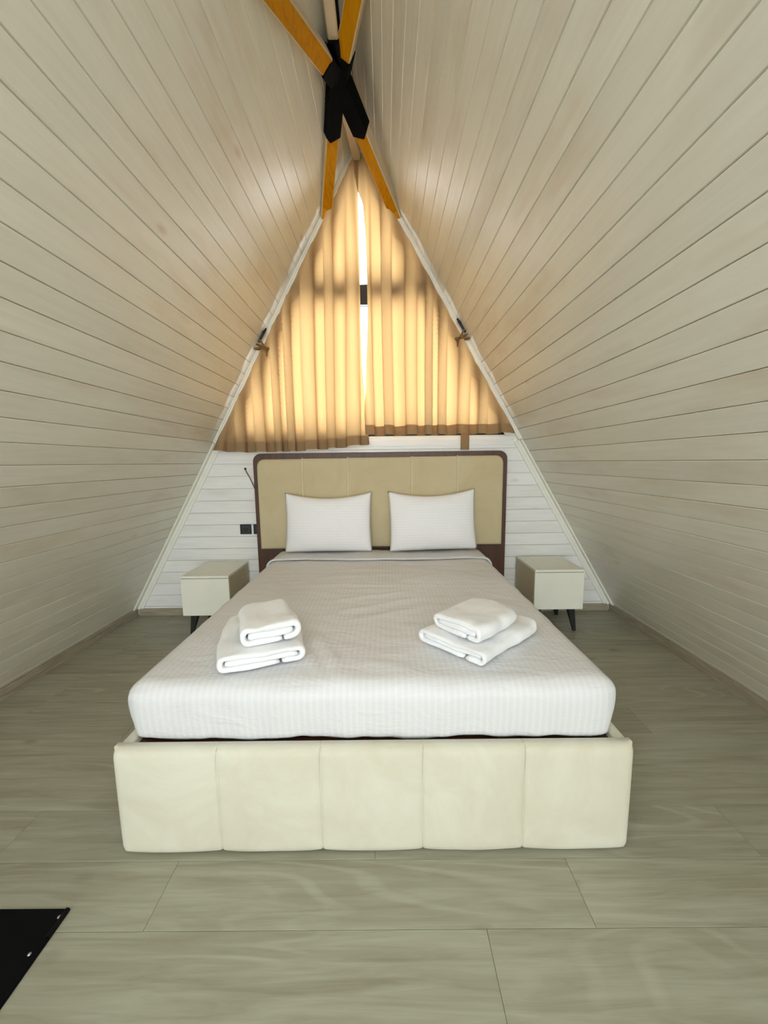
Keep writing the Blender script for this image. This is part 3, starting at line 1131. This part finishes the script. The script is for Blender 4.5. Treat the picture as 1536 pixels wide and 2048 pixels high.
GAP_L = [(1.39, -0.120), (1.50, -0.128), (1.86, -0.155), (2.05, -0.170), (2.40, -0.174), (2.80, -0.172), (3.02, -0.174), (3.20, -0.176), (3.30, -0.172), (3.6, -0.16)]
GAP_R = [(1.39, -0.150), (1.70, -0.158), (1.82, -0.148), (2.05, -0.138), (2.40, -0.118), (2.80, -0.120), (3.02, -0.128), (3.20, -0.142), (3.27, -0.176), (3.40, -0.20), (3.6, -0.20)]


def phase(x, z, seed):
    return x * 2 * math.pi / 0.150 + 1.1 * math.sin(x * 8.3 + seed) + 0.7 * math.sin(x * 17 + 2.1 * seed) + 0.35 * math.sin(z * 1.9 + x * 4 + seed)


def pleat(x, z, seed):
    return math.sin(phase(x, z, seed))


def curtain_panel(side, zb_pts, label):
    y_mid = 3.112
    seed = 0.4 if side == 'l' else 2.9
    nu, nv = 300, 60
    ztop = 3.56
    def edge(z):
        s = 0.044 / IN_L.x
        if side == 'l':
            return xl_at(z) + s, max(pw(z, GAP_L), xl_at(z) + s + 0.01)
        return min(pw(z, GAP_R), xr_at(z) - s - 0.01), xr_at(z) - s
    def surf(u, z, extra=0.0):
        a, b = edge(z)
        x = a + (b - a) * u
        rim = min(x - a, b - x)
        k = min(1, rim / 0.07)
        amp = 0.040 * min(1, 0.25 + 0.75 * k) * min(1, 0.30 + 0.70 * max(0, 3.50 - z) / 0.5)
        ph = phase(x, z, seed)
        y = y_mid - amp * (math.sin(ph) + 0.15 * math.sin(0.43 * ph + seed)) + 0.006 * math.sin(ph * 2.7 + z)
        # the cloth folds back on itself
        xx = x - 0.0165 * k * min(1, max(0.2, (3.5 - z) / 0.7)) * math.sin(2 * ph + 0.5 * math.sin(x * 13 + seed))
        y = min(y, 3.172)
        return Vector((xx, y - extra, z))
    root = thing('curtain', ((edge(1.5)[0] + edge(1.5)[1]) / 2, y_mid, 1.42), label, 'curtain', 'sand coloured curtains over the gable window')
    V, Fc = [], []
    def zlow(u):
        a, b = edge(1.45)
        x = a + (b - a) * u
        return pw(x, zb_pts) + 0.006 * pleat(x, 1.4, seed) * 0.6
    for j in range(nv + 1):
        for i in range(nu + 1):
            u = i / nu
            zl = zlow(u)
            z = zl + (ztop - zl) * j / nv
            V.append(surf(u, z))
    W = nu + 1
    for j in range(nv):
        for i in range(nu):
            Fc.append((j * W + i, j * W + i + 1, (j + 1) * W + i + 1, (j + 1) * W + i))
    cloth = link('cloth', mesh('cloth', V, Fc, 'curtain', True), root)
    V, Fc = [], []
    HH = 0.075
    for j in range(5):
        for i in range(nu + 1):
            u = i / nu
            V.append(surf(u, zlow(u) - 0.001 + HH * j / 4, 0.0025))
    for j in range(4):
        for i in range(nu):
            Fc.append((j * W + i, j * W + i + 1, (j + 1) * W + i + 1, (j + 1) * W + i))
    link('hem', mesh('hem', V, Fc, 'curtain', True), cloth)
    return root


cl = curtain_panel('l', [(-1.33, 1.405), (-1.1, 1.392), (-0.7, 1.396), (-0.4, 1.415), (-0.14, 1.44)], 'sand curtain panel on the socket side of the gap, hanging lower')
cr_c = curtain_panel('r', [(-0.14, 1.512), (0.4, 1.508), (1.05, 1.515)], 'sand curtain panel away from the sockets, with its shorter hem')
# loose tape hanging below the second panel
v, f = box_vf(0.620, 0.690, YB - 0.0185, YB - 0.0165, 1.39, 1.54)
link('hanging_tape', mesh('hanging_tape', v, f, 'curtain'), cr_c)

# rope ties on black hooks at the slope
for side, z, lab in (('l', 2.215, 'knotted hemp rope tie with black hook on the trim, socket side'), ('r', 2.268, 'knotted hemp rope tie with black hook on the trim, far from the sockets')):
    upv = UP_L if side == 'l' else UP_R
    inn = IN_L if side == 'l' else IN_R
    c0 = Vector(((xl_at if side == 'l' else xr_at)(z), 3.105, z)) + inn * 0.026
    tie = thing('curtain_tie', c0, lab, 'rope tie', 'rope curtain ties')
    yv = Vector((0, 1, 0))
    V, Fc = [], []
    for off, tl in ((-0.014, 0.55), (0.012, -0.5), (0.0, 0.1)):
        loop = []
        for q in range(22):
            a = 2 * math.pi * q / 22
            loop.append(c0 + upv * (off + tl * 0.05 * math.cos(a)) + inn * (0.024 + 0.046 * math.cos(a)) + yv * (0.024 * math.sin(a)))
        V, Fc = join((V, Fc), tube_vf(loop, 0.0070, 7, True))
    link('rope', mesh('rope', V, Fc, 'rope', True), tie)
    kn = [c0 + inn * 0.045 - yv * 0.026, c0 + inn * 0.075 - yv * 0.03 - upv * 0.02, c0 + inn * 0.095 - yv * 0.03 - upv * 0.05]
    v, f = tube_vf(kn, [0.010, 0.008, 0.005], 7)
    link('rope_end', mesh('rope_end', v, f, 'rope', True), tie)
    hk = [c0 + upv * 0.015 - inn * 0.018, c0 + upv * 0.055 - inn * 0.014 - yv * 0.006, c0 + upv * 0.10 - inn * 0.012 - yv * 0.008, c0 + upv * 0.135 - inn * 0.014 + yv * 0.004]
    v, f = tube_vf(hk, [0.006, 0.010, 0.012, 0.006], 8)
    link('hook', mesh('hook', v, f, 'hook', True), tie)


# ------------------------------------------------------------------ roof brace: ochre timbers on a black steel node
NODE = Vector((-0.236, 2.42, 3.39))
brace = thing('roof_brace', NODE, 'ochre and cream timber cross brace with black steel plate under the ridge', 'roof brace')


def beam(a, b, w, h, name, bottom='ochre', side='beam_side', parent=brace, up_hint=Vector((0, 0, 1))):
    a, b = Vector(a), Vector(b)
    d = (b - a).normalized()
    s = d.cross(up_hint).normalized()
    n = s.cross(d).normalized()
    c = 0.006
    prof = [(-w / 2 + c, 0), (w / 2 - c, 0), (w / 2, c), (w / 2, h), (-w / 2, h), (-w / 2, c)]
    V = [p + s * x + n * z for p in (a, b) for x, z in prof]
    Fc = [tuple(range(6))[::-1], tuple(range(6, 12))] + [(i, (i + 1) % 6, 6 + (i + 1) % 6, 6 + i) for i in range(6)]
    fm = [1, 0, 0, 1, 1, 1, 1, 1]
    me = bpy.data.meshes.new(name)
    me.from_pydata([tuple(q) for q in V], [], Fc)
    me.materials.append(M[bottom])
    me.materials.append(M[side])
    for p, i in zip(me.polygons, fm):
        p.material_index = i
    bm = bmesh.new()
    bm.from_mesh(me)
    bmesh.ops.recalc_face_normals(bm, faces=bm.faces)
    bm.to_mesh(me)
    bm.free()
    return link(name, me, parent), d, s, n


ENDS = {'rear_l': Vector((-0.420, 3.165, 3.125)), 'rear_r': Vector((0.105, 3.165, 3.115)), 'front_l': Vector((-0.528, 1.33, 2.94)), 'front_r': Vector((-0.035, 1.78, 3.40))}
WB, HB = 0.085, 0.07
sleeves = ([], [])
for k, e in ENDS.items():
    tw = 0.12 if k == 'rear_r' else (0.25 if k == 'rear_l' else 0.42)
    hint = Vector((-tw if k.endswith('_l') else tw, 0, 0.91))
    o, d, s, n = beam(NODE, e, WB, HB, 'brace_arm', up_hint=hint)
    L = 0.27 if 'rear' in k else (0.165 if k.endswith('_l') else 0.125)
    w2 = WB / 2 + 0.004
    a = NODE - n * 0.006
    tip = L + (0.03 if 'rear' in k else 0.0)
    # flat steel sleeve with a chevron end
    outl = [(0, -w2), (L, -w2), (tip, -0.35 * w2 if k.endswith('_l') else 0.35 * w2), (L - (0.0 if 'rear' in k else 0.03), w2), (0, w2)]
    V = [a + d * p + s * q + n * hz for hz in (0, 0.085) for p, q in outl]
    Fc = [tuple(range(5)), tuple(range(5, 10))] + [(i, (i + 1) % 5, 5 + (i + 1) % 5, 5 + i) for i in range(5)]
    sleeves = join(sleeves, (V, Fc))
ra, rb = NODE + Vector((0, 0.05, 0.012)), Vector((-0.172, 3.19, 3.49))
beam(ra, rb, 0.055, 0.06, 'ridge_beam', 'beam_side')
beam(NODE + Vector((0, 0, 0.012)), Vector((-0.215, 0.2, 3.41)), 0.055, 0.06, 'ridge_beam', 'beam_side')
fa = NODE + Vector((0, 0, -0.002))
fd = (Vector((-0.215, 0.2, 3.398)) - fa).normalized()
V, Fc = box_vf(-0.030, 0.030, 0, 0.20, 0, 0.07)
ss = fd.cross(Vector((0, 0, 1))).normalized()
V = [fa + ss * x + fd * y + Vector((0, 0, z)) for x, y, z in V]
sleeves = join(sleeves, (V, Fc))
link('steel_node', mesh('steel_node', *sleeves, 'black_steel'), brace)
# thin dark strip beside the near ridge beam
v, f = tube_vf([NODE + Vector((0.036, -0.2, 0.035)), Vector((-0.185, 1.2, 3.44)), Vector((-0.175, 0.2, 3.44))], 0.007, 6)
link('ridge_cable', mesh('ridge_cable', v, f, 'black_steel', True), brace)

# ------------------------------------------------------------------ black stair plate in the near corner of the floor
plate = thing('stair_plate', (-1.25, 0.3, 0), 'glossy black metal plate screwed to the floor at the near corner', 'metal plate')
box('sheet_metal', (-1.62, -0.944, -0.45, 0.972, 0.0, 0.006), 'plate', plate, bev=0.002)
v, f = prism_vf([(-0.956, 0.006), (-0.944, 0.004), (-0.944, 0.009), (-0.950, 0.012), (-0.956, 0.010)], 'y', 0.90, 0.970)
link('raised_lip', mesh('raised_lip', v, f, 'plate'), plate)
for y, x in ((0.950, -0.960), (0.865, -0.968), (0.70, -0.968), (0.5, -0.968)):
    v, f = join(cyl_vf((x, y, 0.0055), (0, 0, 1), 0.0046, 0.0015, 14), cyl_vf((x, y, 0.007), (0, 0, 1), 0.0042, 0.0012, 14, 0.0018))
    link('screw', mesh('screw', v, f, 'screw', True), plate)
